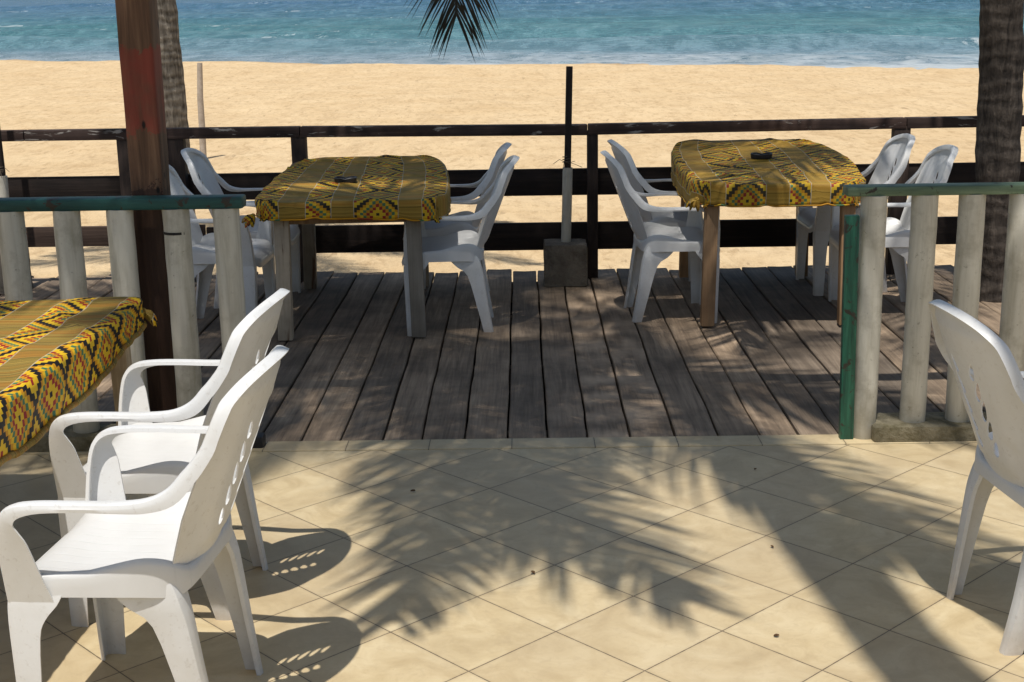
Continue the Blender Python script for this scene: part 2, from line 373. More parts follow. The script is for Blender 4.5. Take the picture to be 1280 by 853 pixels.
# ---- woven cloth: bands of checked zigzags between fine weft stripes (uv in metres)
def m_cloth(name, ang_off=0.0, olive=1.0, dark=1.0):
    m, t = newmat(name)
    uv = t.n('ShaderNodeUVMap', uv_map='UVMap'); sp = t.n('ShaderNodeSeparateXYZ'); t.l(uv.outputs[0], sp.inputs[0])
    u, v = sp.outputs[0], sp.outputs[1]
    wn = t.noise(uv.outputs[0], 4.0, 3, 0.5)
    u = t.math('ADD', u, t.math('MULTIPLY', t.math('SUBTRACT', wn, 0.5), 0.012))
    P = 0.545                                  # repeat of the bands: wide band, plain, narrow band, plain
    pu = t.math('MULTIPLY', t.math('FRACT', t.math('DIVIDE', t.math('ADD', u, ang_off), P)), P)
    cell = 0.0150
    vv = t.math('DIVIDE', v, cell)
    def inband(a, b): return t.math('MULTIPLY', t.math('GREATER_THAN', pu, a), t.math('LESS_THAN', pu, b))
    wide = inband(0.0, 0.215); nar = inband(0.335, 0.445)
    band = t.math('MAXIMUM', wide, nar)
    lines = 0.0
    for e in (0.0, 0.215, 0.335, 0.445):
        d = t.math('LESS_THAN', t.math('ABSOLUTE', t.math('SUBTRACT', pu, e + (0.002 if e == 0 else 0))), 0.0019)
        lines = d if lines == 0.0 else t.math('MAXIMUM', lines, d)
    cu1 = t.math('ABSOLUTE', t.math('FLOOR', t.math('DIVIDE', t.math('SUBTRACT', pu, 0.1075), cell)))
    cu2 = t.math('ABSOLUTE', t.math('FLOOR', t.math('DIVIDE', t.math('SUBTRACT', pu, 0.335), cell)))
    cu = t.math('ADD', t.math('MULTIPLY', wide, cu1), t.math('MULTIPLY', nar, cu2))
    per = 16.0
    fv = t.math('FLOOR', vv)
    md = t.math('ABSOLUTE', t.math('SUBTRACT', t.math('FLOORED_MODULO', fv, per), per / 2))
    d = t.math('ADD', cu, md)                 # stepped diamond distance
    k = t.math('DIVIDE', t.math('FLOORED_MODULO', d, 9.0), 9.0)
    Y_ = (0.72 * dark, 0.45 * dark, 0.015); Y2 = (0.60 * dark, 0.27 * dark, 0.008); BK = (0.012, 0.010, 0.010); RD = (0.30, 0.012, 0.015); GR = (0.055, 0.17, 0.085)
    c_b = t.ramp(k, [(0.0, BK), (0.1, Y_), (0.21, Y_), (0.32, RD), (0.43, Y2), (0.54, GR), (0.65, Y_), (0.76, Y2), (0.87, BK)], 'CONSTANT')
    # every other cell of the dark and red steps is yellow, so they read as little checks
    par = t.math('FLOORED_MODULO', t.math('ADD', cu, fv), 2.0)
    cbn = t.n('ShaderNodeCombineXYZ'); t.l(cu, cbn.inputs[0]); t.l(fv, cbn.inputs[1])
    wno = t.n('ShaderNodeTexWhiteNoise', noise_dimensions='2D'); t.l(cbn.outputs[0], wno.inputs['Vector'])
    if 0: c_b = t.mix(t.math('MULTIPLY', t.math('GREATER_THAN', wno.outputs['Value'], 0.85), 0.5), c_b, t.mix(par, Y_, RD))
    # plain bands
    st = t.n('ShaderNodeTexNoise', noise_dimensions='1D', i_Scale=85.0, i_Detail=3.0, i_Roughness=0.8); t.l(v, st.inputs['W'])
    st2 = t.n('ShaderNodeTexNoise', noise_dimensions='1D', i_Scale=14.0, i_Detail=2.0); t.l(v, st2.inputs['W'])
    c_p = t.ramp(st.outputs['Fac'], [(0.30, (0.02, 0.016, 0.006)), (0.38, (0.15, 0.10, 0.018)), (0.47, (0.34, 0.23, 0.04)), (0.53, (0.11, 0.085, 0.018)), (0.58, (0.42, 0.26, 0.045)), (0.72, (0.5, 0.36, 0.12))])
    c_p = t.mix(t.math('MULTIPLY', t.ramp(st2.outputs['Fac'], [(0.48, 0.0), (0.6, 1.0)]), 0.55), c_p, (0.40, 0.16, 0.02))
    c_p = t.mix(olive, c_p, t.mix(st.outputs['Fac'], (0.20, 0.115, 0.014), (0.54, 0.32, 0.05)))
    c_b = t.mix(olive * .35, c_b, (0.15, 0.12, 0.04))
    c = t.mix(band, c_p, c_b)
    c = t.mix(t.math('MULTIPLY', lines, 0.75), c, (0.50, 0.44, 0.32))
    wv = t.noise(uv.outputs[0], 420.0, 2, 0.5)
    c = t.mix(0.25, c, t.mix(wv, (0.5, 0.5, 0.5), (1.4, 1.4, 1.4)), 'MULTIPLY')
    t.finish(c, 0.62, wv, 0.25, 0.001, 0.25)
    return m
M['cloth'] = m_cloth('woven_patterned_cloth', 0.0, 0.40, 1.0)
M['cloth2'] = m_cloth('woven_patterned_cloth_darker', 0.30, 0.6, 0.9)
M['clothnear'] = m_cloth('woven_patterned_cloth_bright', 0.152, 0.0)
M['hem'] = m_simple('orange_hem', (0.30, 0.10, 0.01), (0.48, 0.2, 0.03), 30, 0.7)

# ------------------------------------------------------------------ camera
H = 1.67
pitch, roll, yaw = R(13.95), R(0.9), R(-0.55)
fw = Vector((math.sin(yaw) * math.cos(pitch), math.cos(yaw) * math.cos(pitch), -math.sin(pitch)))
r0 = Vector((math.cos(yaw), -math.sin(yaw), 0)); u0 = r0.cross(fw)
rt = r0 * math.cos(roll) - u0 * math.sin(roll); up = r0 * math.sin(roll) + u0 * math.cos(roll)
cam = bpy.data.objects.new('camera', bpy.data.cameras.new('camera'))
col.objects.link(cam)
cam.matrix_world = Matrix(((rt.x, up.x, -fw.x, 0), (rt.y, up.y, -fw.y, 0), (rt.z, up.z, -fw.z, H), (0, 0, 0, 1)))
cam.data.sensor_width = 36; cam.data.lens = 1700 / 1280 * 36
cam.data.clip_start = 0.05; cam.data.clip_end = 9000
scene.camera = cam

# ------------------------------------------------------------------ light
SUN = Vector((-0.11, -0.350, 1.0)).normalized()
el = math.asin(SUN.z); az = math.atan2(SUN.x, SUN.y)
w = bpy.data.worlds.new("World"); scene.world = w; w.use_nodes = True
nt = w.node_tree; bg = nt.nodes['Background']
sky = nt.nodes.new('ShaderNodeTexSky'); sky.sky_type = 'NISHITA'; sky.sun_disc = False
sky.sun_elevation = el; sky.sun_rotation = az % (2 * math.pi); sky.air_density = 1.2; sky.dust_density = 1.5
nt.links.new(sky.outputs[0], bg.inputs[0]); bg.inputs[1].default_value = 0.085
sl = bpy.data.lights.new('sun', 'SUN'); sl.energy = 4.1; sl.angle = R(0.53); sl.color = (1.0, 0.96, 0.895)
so = bpy.data.objects.new('sun', sl); col.objects.link(so)
so.rotation_euler = (-SUN).to_track_quat('-Z', 'Y').to_euler(); so.location = (0, 0, 12)
scene.view_settings.view_transform = 'Standard'; scene.view_settings.look = 'None'; scene.view_settings.exposure = 0

# ------------------------------------------------------------------ beach and sea
def shoreY(x): return 46.5 - 0.36 * x + 0.9 * noise.noise(Vector((x * 0.08, 0, 0))) + 0.35 * noise.noise(Vector((x * 0.35, 3, 0)))
def sandz(x, y):
    s = shoreY(x)
    z = -0.85 + 0.0162 * (min(y, s) - 10) + 0.05 * noise.noise(Vector((x * 0.25, y * 0.25, 0))) + 0.045 * noise.noise(Vector((x * 1.1, y * 0.8, 5))) + 0.03 * noise.noise(Vector((x * 2.4, y * 1.4, 8)))
    if y > s - 1.2: z -= (y - s + 1.2) * 0.06
    return z
def seaz(x, y): return -0.33 + 0.0244 * (y - (46.5 - 0.36 * x))
m, t = newmat('beach_sand')
w_ = t.world(); n1 = t.noise(w_, 0.8, 6, 0.65); n2 = t.noise(t.world(scale=(1.0, 0.45, 1)), 7, 6, 0.72); n3 = t.noise(w_, 40, 4, 0.7)
vo = t.n('ShaderNodeTexVoronoi', i_Scale=2.3, feature='SMOOTH_F1'); t.l(t.world(scale=(1, 0.7, 1)), vo.inputs['Vector'])
c = t.ramp(n1, [(0.3, (0.64, 0.46, 0.255)), (0.7, (0.74, 0.56, 0.335))])
c = t.mix(t.math('MULTIPLY', t.ramp(n2, [(0.50, 0.0), (0.66, 1.0)]), 0.55), c, (0.40, 0.26, 0.13))
n4 = t.noise(t.world(scale=(1.0, 0.28, 1)), 2.6, 7, 0.75, 0.6)
c = t.mix(t.math('MULTIPLY', t.ramp(n4, [(0.50, 0.0), (0.62, 1.0)]), 0.26), c, (0.42, 0.28, 0.15))
n5 = t.noise(t.world(scale=(1.0, 0.2, 1)), 9.0, 4, 0.6, 0.6)
c = t.mix(t.math('MULTIPLY', t.ramp(n5, [(0.64, 0.0), (0.70, 1.0)]), 0.45), c, (0.28, 0.18, 0.10))
c = t.mix(t.math('MULTIPLY', t.ramp(n3, [(0.62, 0.0), (0.74, 1.0)]), 0.3), c, (0.3, 0.2, 0.1))
sp = t.n('ShaderNodeSeparateXYZ'); t.l(w_, sp.inputs[0])
dsh = t.math('SUBTRACT', t.math('SUBTRACT', 46.5, t.math('MULTIPLY', sp.outputs[0], 0.36)), sp.outputs[1])
wet = t.ramp(t.math('DIVIDE', t.math('ADD', dsh, t.math('MULTIPLY', n1, 1.5)), 4.0), [(0.28, 1.0), (0.5, 0.0)])
c = t.mix(t.math('MULTIPLY', wet, 0.45), c, (0.36, 0.24, 0.14))
hh = t.math('ADD', t.math('ADD', t.math('MULTIPLY', n4, 0.8), t.math('MULTIPLY', n2, 0.6)), t.math('ADD', t.math('MULTIPLY', vo.outputs['Distance'], 0.8), t.math('MULTIPLY', n3, 0.12)))
t.finish(c, 0.95, hh, 0.7, 0.10, 0.15)
M['sand'] = m
b = MB(); xs = [-90 + i * 1.2 for i in range(151)]
ys = [5.5 + j * 0.35 for j in range(40)] + [19.5 + j * 0.6 for j in range(60)] + [55.5 + j * 3 for j in range(12)]
xs = [-30 + i * 0.4 for i in range(151)]; xs = [-400, -200, -120, -80, -60, -45, -36] + xs + [36, 45, 60, 80, 120, 200, 400]
b.loft([[(x, y, sandz(x, y)) for x in xs] for y in ys])
o = b.build('beach_sand', M['sand'], smooth=180); tag(o, kind='structure')

b = MB()
def wave(x, y):
    d = y - (46.5 - 0.36 * x)
    a = 0.26 * min(1, max(0, (d - 1.0) / 14))
    ph = noise.noise(Vector((x * 0.03, y * 0.03, 1))) * 5
    s = math.sin(d * 0.62 + ph + 0.6 * noise.noise(Vector((x * 0.09, y * 0.05, 9))))
    s = (max(0, 0.5 + 0.5 * s)) ** 2.2 * 2 - 0.7
    z = a * s * (0.55 + 0.9 * noise.noise(Vector((x * 0.05 + 4, y * 0.08, 2))))
    z += 0.10 * min(1, max(0.05, d / 12)) * noise.noise(Vector((x * 0.28, y * 0.7, 0))) + 0.035 * noise.noise(Vector((x * 1.1, y * 2.2, 3)))
    return z
xs = [-95 + i * 0.62 for i in range(310)]
ds = [-2 + j * 0.22 for j in range(130)] + [26.6 + j * 0.5 for j in range(150)] + [101.6 + j * 8 for j in range(60)] + [700, 1100, 2000, 5000]
rows = []
for d in ds:
    rows.append([(x, 46.5 - 0.36 * x + d, seaz(x, 46.5 - 0.36 * x + d) + (wave(x, 46.5 - 0.36 * x + d) if d < 110 else 0)) for x in ([-900, -400, -200] + xs + [200, 400, 900])])
b.loft(rows)
m, t = newmat('sea_water')
w_ = t.world(); sp = t.n('ShaderNodeSeparateXYZ'); t.l(w_, sp.inputs[0])
d = t.math('SUBTRACT', sp.outputs[1], t.math('SUBTRACT', 46.5, t.math('MULTIPLY', sp.outputs[0], 0.36)))
big = t.noise(t.world(scale=(0.05, 0.12, 1)), 1.0, 4, 0.6)
dd = t.math('ADD', d, t.math('MULTIPLY', t.math('SUBTRACT', big, 0.5), 16.0))
c = t.ramp(t.math('DIVIDE', dd, 100.0), [(0.0, (0.30, 0.36, 0.40)), (0.07, (0.22, 0.32, 0.38)), (0.16, (0.11, 0.25, 0.28)), (0.34, (0.065, 0.20, 0.215)), (0.55, (0.07, 0.175, 0.245)), (1.0, (0.065, 0.15, 0.26))])
st = t.noise(t.world(scale=(0.75, 0.30, 1), rot=(0, 0, 0.3)), 1.0, 8, 0.82, 0.3)
c = t.mix(t.math('MULTIPLY', t.ramp(st, [(0.42, 1.0), (0.55, 0.0)]), 0.55), c, (0.012, 0.085, 0.11))
c = t.mix(t.math('MULTIPLY', t.ramp(st, [(0.54, 0.0), (0.66, 1.0)]), 0.5), c, (0.22, 0.38, 0.42))
# foam: wash along the shore and broken streaks on a few crests
f1 = t.noise(t.world(scale=(0.6, 0.5, 1), rot=(0, 0, 0.34)), 1.0, 8, 0.75, 1.2)
wash = t.math('MULTIPLY', t.ramp(t.math('DIVIDE', d, 10.0), [(0.0, 1.0), (0.5, 0.75), (0.85, 0.2), (1.0, 0.0)]), t.ramp(f1, [(0.42, 0.0), (0.62, 1.0)]))
fz = t.noise(t.world(scale=(0.10, 0.13, 1), rot=(0, 0, 0.34)), 1.0, 3, 0.6)
f2 = t.math('MULTIPLY', t.ramp(fz, [(0.60, 0.0), (0.65, 1.0)]), t.ramp(f1, [(0.54, 0.0), (0.60, 1.0)]))
side = t.ramp(t.math('DIVIDE', t.math('ADD', sp.outputs[0], 6.0), 20.0), [(0.0, 0.3), (0.5, 1.0)])
edge = t.ramp(t.math('DIVIDE', t.math('ADD', d, t.math('MULTIPLY', t.noise(t.world(scale=(.22, .1, 1)), 1.0, 5, 0.7), 5.0)), 5.5), [(0.35, 1.0), (0.6, 0.0)])
foam = t.math('MAXIMUM', t.math('MULTIPLY', t.math('MULTIPLY', wash, side), 0.7), t.math('MAXIMUM', t.math('MULTIPLY', f2, 0.8), t.math('MULTIPLY', edge, 0.7)))
c = t.mix(foam, c, (0.62, 0.66, 0.66))
r1 = t.noise(t.world(scale=(1.3, 3.4, 1), rot=(0, 0, 0.25)), 1.0, 6, 0.65)
t.finish(c, t.math('ADD', t.math('MULTIPLY', foam, 0.5), 0.22), r1, 0.8, 0.35, 0.35)
M['sea'] = m
o = b.build('sea', M['sea'], smooth=180); tag(o, kind='structure')

# ------------------------------------------------------------------ terrace floor
DY = 5.115
b = MB(); b.add([(-9, -5, 0), (9, -5, 0), (9, 4.995, 0), (-9, 4.995, 0)], [(0, 1, 2, 3)])
o = b.build('tile_floor', M['tile']); tag(o, kind='structure')
b = MB()
b.box((0, 5.057, -0.055), (18, 0.118, 0.118), bev=0.004)
o = b.build('floor_border', M['tile_b'], smooth=40); tag(o, kind='structure')
b = MB(); b.box((0, 2.5, -0.45), (18, 15, 0.8)); 
b.v = [(x, min(y, 4.99), z - 0.004 if z < 0 else z) for x, y, z in b.v]
b.v = [(x, y, min(z, -0.05)) for x, y, z in b.v]
o = b.build('terrace_base', M['concrete']); tag(o, kind='structure')
# wooden deck
b = MB()
seams = [-0.573, -0.418, -0.245, -0.071, 0.085, 0.247, 0.417, 0.595, 0.765, 0.931, 1.085]
while seams[0] > -6: seams.insert(0, seams[0] - rng.uniform(0.158, 0.178))
while seams[-1] < 6: seams.append(seams[-1] + rng.uniform(0.16, 0.178))
for i in range(len(seams) - 1):
    x0, x1 = seams[i] + 0.0045, seams[i + 1] - 0.0045
    tr = rng.random(); gr = 0.15 * rng.random()
    if 0.24 < (x0 + x1) / 2 < 0.6: gr = 0.95; tr = 0.62
    elif 0.08 < (x0 + x1) / 2 < 0.24: gr = 0.3; tr = 0.45
    y1 = 8.66 + rng.uniform(-0.05, 0.05); y0 = DY + 0.004 + rng.uniform(0, 0.012)
    n = 26; rows = []
    zt = -0.008 + rng.uniform(-0.004, 0.004)
    for j in range(n + 1):
        y = y0 + (y1 - y0) * j / n
        wa = 0.006 * noise.noise(Vector((i * 7.1, y * 1.7, 0))) + 0.003 * noise.noise(Vector((i * 7.1, y * 9, 0)))
        wb = 0.006 * noise.noise(Vector((i * 7.1 + 7.1, y * 1.7, 0))) + 0.003 * noise.noise(Vector((i * 7.1 + 50, y * 9, 0)))
        zz = zt + 0.004 * noise.noise(Vector((i * 3.3, y * 0.9, 4)))
        a, c_ = x0 + wa, x1 + wb; cup = 0.0025
        rows.append([(a, y, zz - 0.035), (a, y, zz - 0.005), (a + 0.005, y, zz), ((a + c_) / 2, y, zz - cup), (c_ - 0.005, y, zz), (c_, y, zz - 0.005), (c_, y, zz - 0.035)])
    k0 = len(b.v); b.loft(rows, closed=True)
    for cap in (0, n): b.f.append(tuple(k0 + cap * 7 + q for q in (range(7) if cap else reversed(range(7)))))
    for q in range(k0, len(b.v)): b.tint[q] = (tr, gr, rng.random() * 0 + (i * 0.37) % 1)
for yj in (5.35, 6.4, 7.5, 8.45): b.box((0, yj, -0.11), (12, 0.07, 0.12), tint=(0.2, 0, 0.5))
o = b.build('wooden_deck', M['deck'], smooth=35); tag(o, kind='structure')
b = MB()
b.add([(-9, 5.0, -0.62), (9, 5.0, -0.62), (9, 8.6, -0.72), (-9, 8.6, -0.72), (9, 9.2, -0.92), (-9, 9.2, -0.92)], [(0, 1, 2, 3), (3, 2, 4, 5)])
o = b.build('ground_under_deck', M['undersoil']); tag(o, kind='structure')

b = MB(); b.box((0, 8.53, -.50), (12, .03, .80), tint=(.3, .1, .2)); o = b.build('light_blocking_skirting', M['railb'], smooth=40); tag(o, kind='structure')  # unseen board added to stop sunlit sand showing through the deck gaps
# ------------------------------------------------------------------ plastic armchair
def ybase(z): return -0.165 - 0.385 * (z - 0.38)
def yshell(x, z): return ybase(z) + 0.05 * (x / 0.22) ** 2
def lsec(B, S, N, wa, wc, ch=0.009):
    B = Vector(B); S = Vector(S).normalized(); N = Vector(N); N = (N - S * N.dot(S)).normalized()
    pts = [B - S * wa - N * 0.012, B - S * wa * 0.93 - N * 0.002, B - S * wa * 0.5 + N * 0.001, B - S * ch, B - S * ch * 0.3 - N * ch * 0.3, B - N * ch, B - N * wc * 0.55 + S * 0.001, B - N * wc]
    return pts
def interp(P, n):
    # catmull-rom through tuples of vectors
    out = []
    m = len(P)
    for i in range(m - 1):
        p0, p1, p2, p3 = P[max(i - 1, 0)], P[i], P[i + 1], P[min(i + 2, m - 1)]
        for k in range(n):
            t = k / n
            out.append([0.5 * ((2 * b) + (-a + c) * t + (2 * a - 5 * b + 4 * c - d) * t * t + (-a + 3 * b - 3 * c + d) * t ** 3) for a, b, c, d in zip(p0, p1, p2, p3)])
    out.append(list(P[-1])); return out
SOL = [('SOLIDIFY', dict(thickness=0.0042, offset=-1.0, use_even_offset=False))]
ARM = [  # B xyz, S xyz, N xyz, wa, wc
 (.241, .225, .37, 1, 0, 0, 0, 1, 0, .045, .115),
 (.255, .224, .44, 1, 0, 0, 0, 1, 0, .043, .095),
 (.275, .220, .53, 1, 0, 0, 0, 1, .05, .041, .074),
 (.286, .207, .590, 1, 0, 0, 0, .85, .5, .041, .054),
 (.291, .176, .620, 1, 0, 0, 0, .35, .94, .038, .034),
 (.293, .120, .630, 1, 0, 0, 0, .05, 1, .037, .022),
 (.294, .030, .632, 1, 0, 0, 0, 0, 1, .037, .018),
 (.290, -.060, .632, 1, 0, 0, 0, .02, 1, .037, .020),
 (.281, -.125, .637, 1, 0, 0, 0, .2, .98, .037, .027),
 (.268, -.172, .656, 1, -.05, 0, 0, .5, .86, .036, .036),
 (.256, -.204, .692, 1, -.05, 0.04, 0, .8, .6, .035, .036),
 (.245, -.226, .732, 1, -.06, .12, 0, .92, .38, .033, .034),
 (.234, -.248, .772, .94, -.12, .30, 0, .933, .36, .031, .032)]
TOP = [(.234, .772), (.220, .812), (.196, .847), (.160, .875), (.112, .893), (.058, .903), (0.0, .906)]
def build_chair(name='plastic_armchair'):
    root = empty(name)
    # backrest shell with slots + rim
    OUT = [(.150, .385), (.178, .40), (.196, .44), (.206, .50), (.216, .57), (.214, .63), (.210, .69), (.205, .745), (.198, .780), (.182, .814), (.156, .845), (.118, .869), (.066, .884), (0, .889)]
    pts = [(x, z) for x, z in OUT] + [(-x, z) for x, z in reversed(OUT[:-1])]
    holes = []
    for r_ in range(5):
        zc = .52 + r_ * .053
        L = (.026, .032, .035, .032, .026)[r_]
        for sx in (-1, 1):
            xc = sx * (.052); h = []
            a = R(63)
            for k in range(10):
                th = 2 * math.pi * k / 10
                ex, ez = L * math.cos(th) * 1.05, .0098 * math.sin(th) * (1.25 - .5 * math.cos(th))
                h.append((xc + sx * (ex * math.cos(a) - ez * math.sin(a)) , zc + ex * math.sin(a) + ez * math.cos(a)))
            holes.append(h)
    def inside(p, poly):
        c = False; j = len(poly) - 1
        for i in range(len(poly)):
            if (poly[i][1] > p[1]) != (poly[j][1] > p[1]) and p[0] < (poly[j][0] - poly[i][0]) * (p[1] - poly[i][1]) / (poly[j][1] - poly[i][1]) + poly[i][0]: c = not c
            j = i
        return c
    V = list(pts); Ed = [(i, (i + 1) % len(pts)) for i in range(len(pts))]
    for h in holes:
        n0 = len(V); V += h; Ed += [(n0 + i, n0 + (i + 1) % len(h)) for i in range(len(h))]
    for i in range(-10, 11):
        for j in range(0, 27):
            p = (i * .021, .39 + j * .019)
            if inside(p, pts) and min((p[0] - q[0]) ** 2 + (p[1] - q[1]) ** 2 for q in V[:len(pts)]) > 6e-5 and not any(inside(p, h) for h in holes) and all(min((p[0] - q[0]) ** 2 + (p[1] - q[1]) ** 2 for q in h) > 4e-5 for h in holes):
                V.append(p)
    res = geometry.delaunay_2d_cdt([Vector(p) for p in V], Ed, [], 1, 1e-6)
    vo = [tuple(p) for p in res[0]]; fo = []
    for f in res[2]:
        cx = sum(vo[i][0] for i in f) / len(f); cz = sum(vo[i][1] for i in f) / len(f)
        if inside((cx, cz), pts) and not any(inside((cx, cz), h) for h in holes): fo.append(f)
    b = MB()
    def shell(x, z):
        # raised centre panel
        e = max(abs(x) / .15, abs(z - .66) / .20) if z > .66 else max(abs(x) / (.15 - .25 * (.66 - z) * .8), abs(z - .66) / .20)
        k = min(1, max(0, (1.0 - e) / .045)); k = k * k * (3 - 2 * k)
        return (x, yshell(x, z) - .009 * k, z)
    b.add([shell(x, z) for x, z in vo], fo)
    back = b.build('backrest', M['plastic'], root, smooth=38, mods=SOL)
    b = MB(); rows = []
    halfpts = []
    for x, z in TOP:
        halfpts.append((x, z))
    full = halfpts + [(-x, z) for x, z in reversed(halfpts[:-1])]
    
    dense = interp([list(p) for p in full], 4)
    for i, (x, z) in enumerate(dense):
        a = dense[max(i - 1, 0)]; c = dense[min(i + 1, len(dense) - 1)]
        tx, tz = c[0] - a[0], c[1] - a[1]; L = math.hypot(tx, tz); nx, nz = tz / L, -tx / L   # outward
        if nx * x + nz * (z - .7) < 0: nx, nz = -nx, -nz
        S = Vector((nx, -.385 * nz, nz)).normalized()
        N = Vector((0, .933, .36))
        wgt = min(1, max(0, (z - .732) / .04))
        yy = yshell(min(abs(x), .2), z) + .016
        rows.append(lsec((x, yy, z), S, N, .031, .032))
    b.loft(rows)
    b.build('rim', M['plastic'], back, smooth=38, mods=[('SOLIDIFY', dict(thickness=0.0042, offset=1.0))])
    # arms: a folded ribbon from the front leg over the arm into the back
    P = interp([list(a) for a in ARM], 4)
    for p in P:
        if p[2] > .69:
            k = min(1, (p[2] - .69) / .06); p[1] = p[1] * (1 - k) + (yshell(.2, p[2]) + .016) * k
    for sx in (1, -1):
        rows = []
        for p in P:
            rows.append([Vector((sx * q.x, q.y, q.z)) for q in lsec(p[0:3], p[3:6], p[6:9], p[9], p[10])])
        b = MB(); b.loft(rows)
        b.build('armrest', M['plastic'], root, smooth=38, mods=[('SOLIDIFY', dict(thickness=0.0042, offset=1.0 if sx > 0 else -1.0))])
    # seat with rolled skirt
    b = MB(); n = 72; ring = []
    for k in range(n):
        th = 2 * math.pi * k / n; c, s = math.cos(th), math.sin(th)
        e = 0.28 if s > 0 else 0.36
        x = math.copysign(abs(c) ** e, c); y = math.copysign(abs(s) ** e, s)
        x *= (.226 + .01 * y); y = .03 + .205 * y
        ring.append((x, y))
    def sz(x, y, f):
        z = .425 - .014 * (1 - (x / .24) ** 2) * min(1, max(0, (0.2 - y) / .1))
        if y > .16: z -= 6.5 * (y - .16) ** 2
        rear = min(1, max(0, (0.10 - y) / .27)); rear = rear * rear * (3 - 2 * rear)
        side = min(1, max(0, (abs(x) - .13) / .10)) ** 2
        z += .016 * side + rear * (.070 * side + .02 * min(1, max(0, (-y - .1) / .08)) ** 2)
        return z
    rows = []
    for f in (.001, .2, .4, .6, .75, .86, .94, .985, 1.0):
        rows.append([(x * f, .03 + (y - .03) * f, sz(x * f, .03 + (y - .03) * f, f) - (.002 if f == 1.0 else 0)) for x, y in ring])
    for off, dz in ((.004, .006), (.006, .014), (.0065, .035), (.0065, 1)):
        row = []
        for x, y in ring:
            k = 1 + off / .22; X, Y = x * k, .03 + (y - .03) * k
            z = sz(x, y, 1) - dz if dz < 1 else .378
            if dz == 1:
                ax = max(0, (abs(y - .03) - .09) / .12) if abs(x) > .19 else max(0, (abs(x) - .10) / .12)
                z = .390 - .015 * min(1, ax) ** 2
            row.append((X, Y, z))
        rows.append(row)
    b.loft(rows, closed=True)
    b.build('seat', M['seat'], root, smooth=50, mods=[('SOLIDIFY', dict(thickness=0.004, offset=-1.0))])
    # legs
    FR = [(.240, .224, .395, .06, .130), (.2435, .228, .37, .058, .120), (.246, .229, .335, .054, .092), (.248, .228, .29, .052, .076), (.251, .224, .15, .046, .064), (.254, .220, .0, .044, .054)]
    RR = [(.214, -.150, .425, .07, .15), (.216, -.164, .39, .068, .15), (.217, -.174, .355, .064, .125), (.214, -.184, .31, .054, .084), (.204, -.206, .15, .042, .062), (.190, -.230, .0, .034, .050)]
    for sx in (1, -1):
        for (tab, ny) in ((FR, 1), (RR, -1)):
            rows = [[Vector((sx * q.x, q.y, q.z)) for q in lsec((x, y, z), (1, 0, 0), (0, ny, 0), wa, wc, .014)] for x, y, z, wa, wc in interp([list(a) for a in tab], 3) for x, y, z, wa, wc in [(x, y, z, wa, wc)]]
            b = MB(); b.loft(rows)
            b.build('leg', M['plastic'], root, smooth=38, mods=[('SOLIDIFY', dict(thickness=0.0042, offset=(-1.0 if sx * ny > 0 else 1.0)))])
    return root
chair0 = build_chair()
CH = [
 (-0.932, 3.05, 85, 'white plastic armchair nearest the camera, lower left, with sunlit seat'),
 (-1.04, 3.72, 85, 'white plastic armchair by the near table, closest to the pipe balustrade on the left'),
 (1.445, 3.46, -84, 'white plastic armchair alone on the tiles at the right, turned away from the deck gap'),
 (-0.395, 7.13, 91, 'shaded white armchair right of the left deck table, the one nearer the tiles'),
 (-0.44, 7.84, 88, 'shaded white armchair right of the left deck table, the one nearer the rail'),
 (-1.61, 7.16, -92, 'shaded white armchair left of the left deck table, mostly hidden behind cream pipes'),
 (-1.56, 7.80, -88, 'shaded white armchair left of the left deck table, nearer the dark rail'),
 (0.80, 7.33, -87, 'white armchair left of the right deck table, the one nearer the tiles'),
 (0.875, 7.95, -84, 'white armchair left of the right deck table, the one nearer the rail'),
 (1.95, 7.37, 88, 'white armchair right of the right deck table, the one nearer the pipe balustrade'),
 (1.90, 8.0, 91, 'white armchair right of the right deck table, the one nearer the beach rail')]
for i, (x, y, a, lab) in enumerate(CH):
    o = chair0 if i == 0 else copy_thing(chair0)
    o.location = (x, y, 0 if y < 5 else -0.008); o.rotation_euler = (0, 0, R(a))
    tag(o, lab, 'chair', 'white plastic armchairs around the tables')

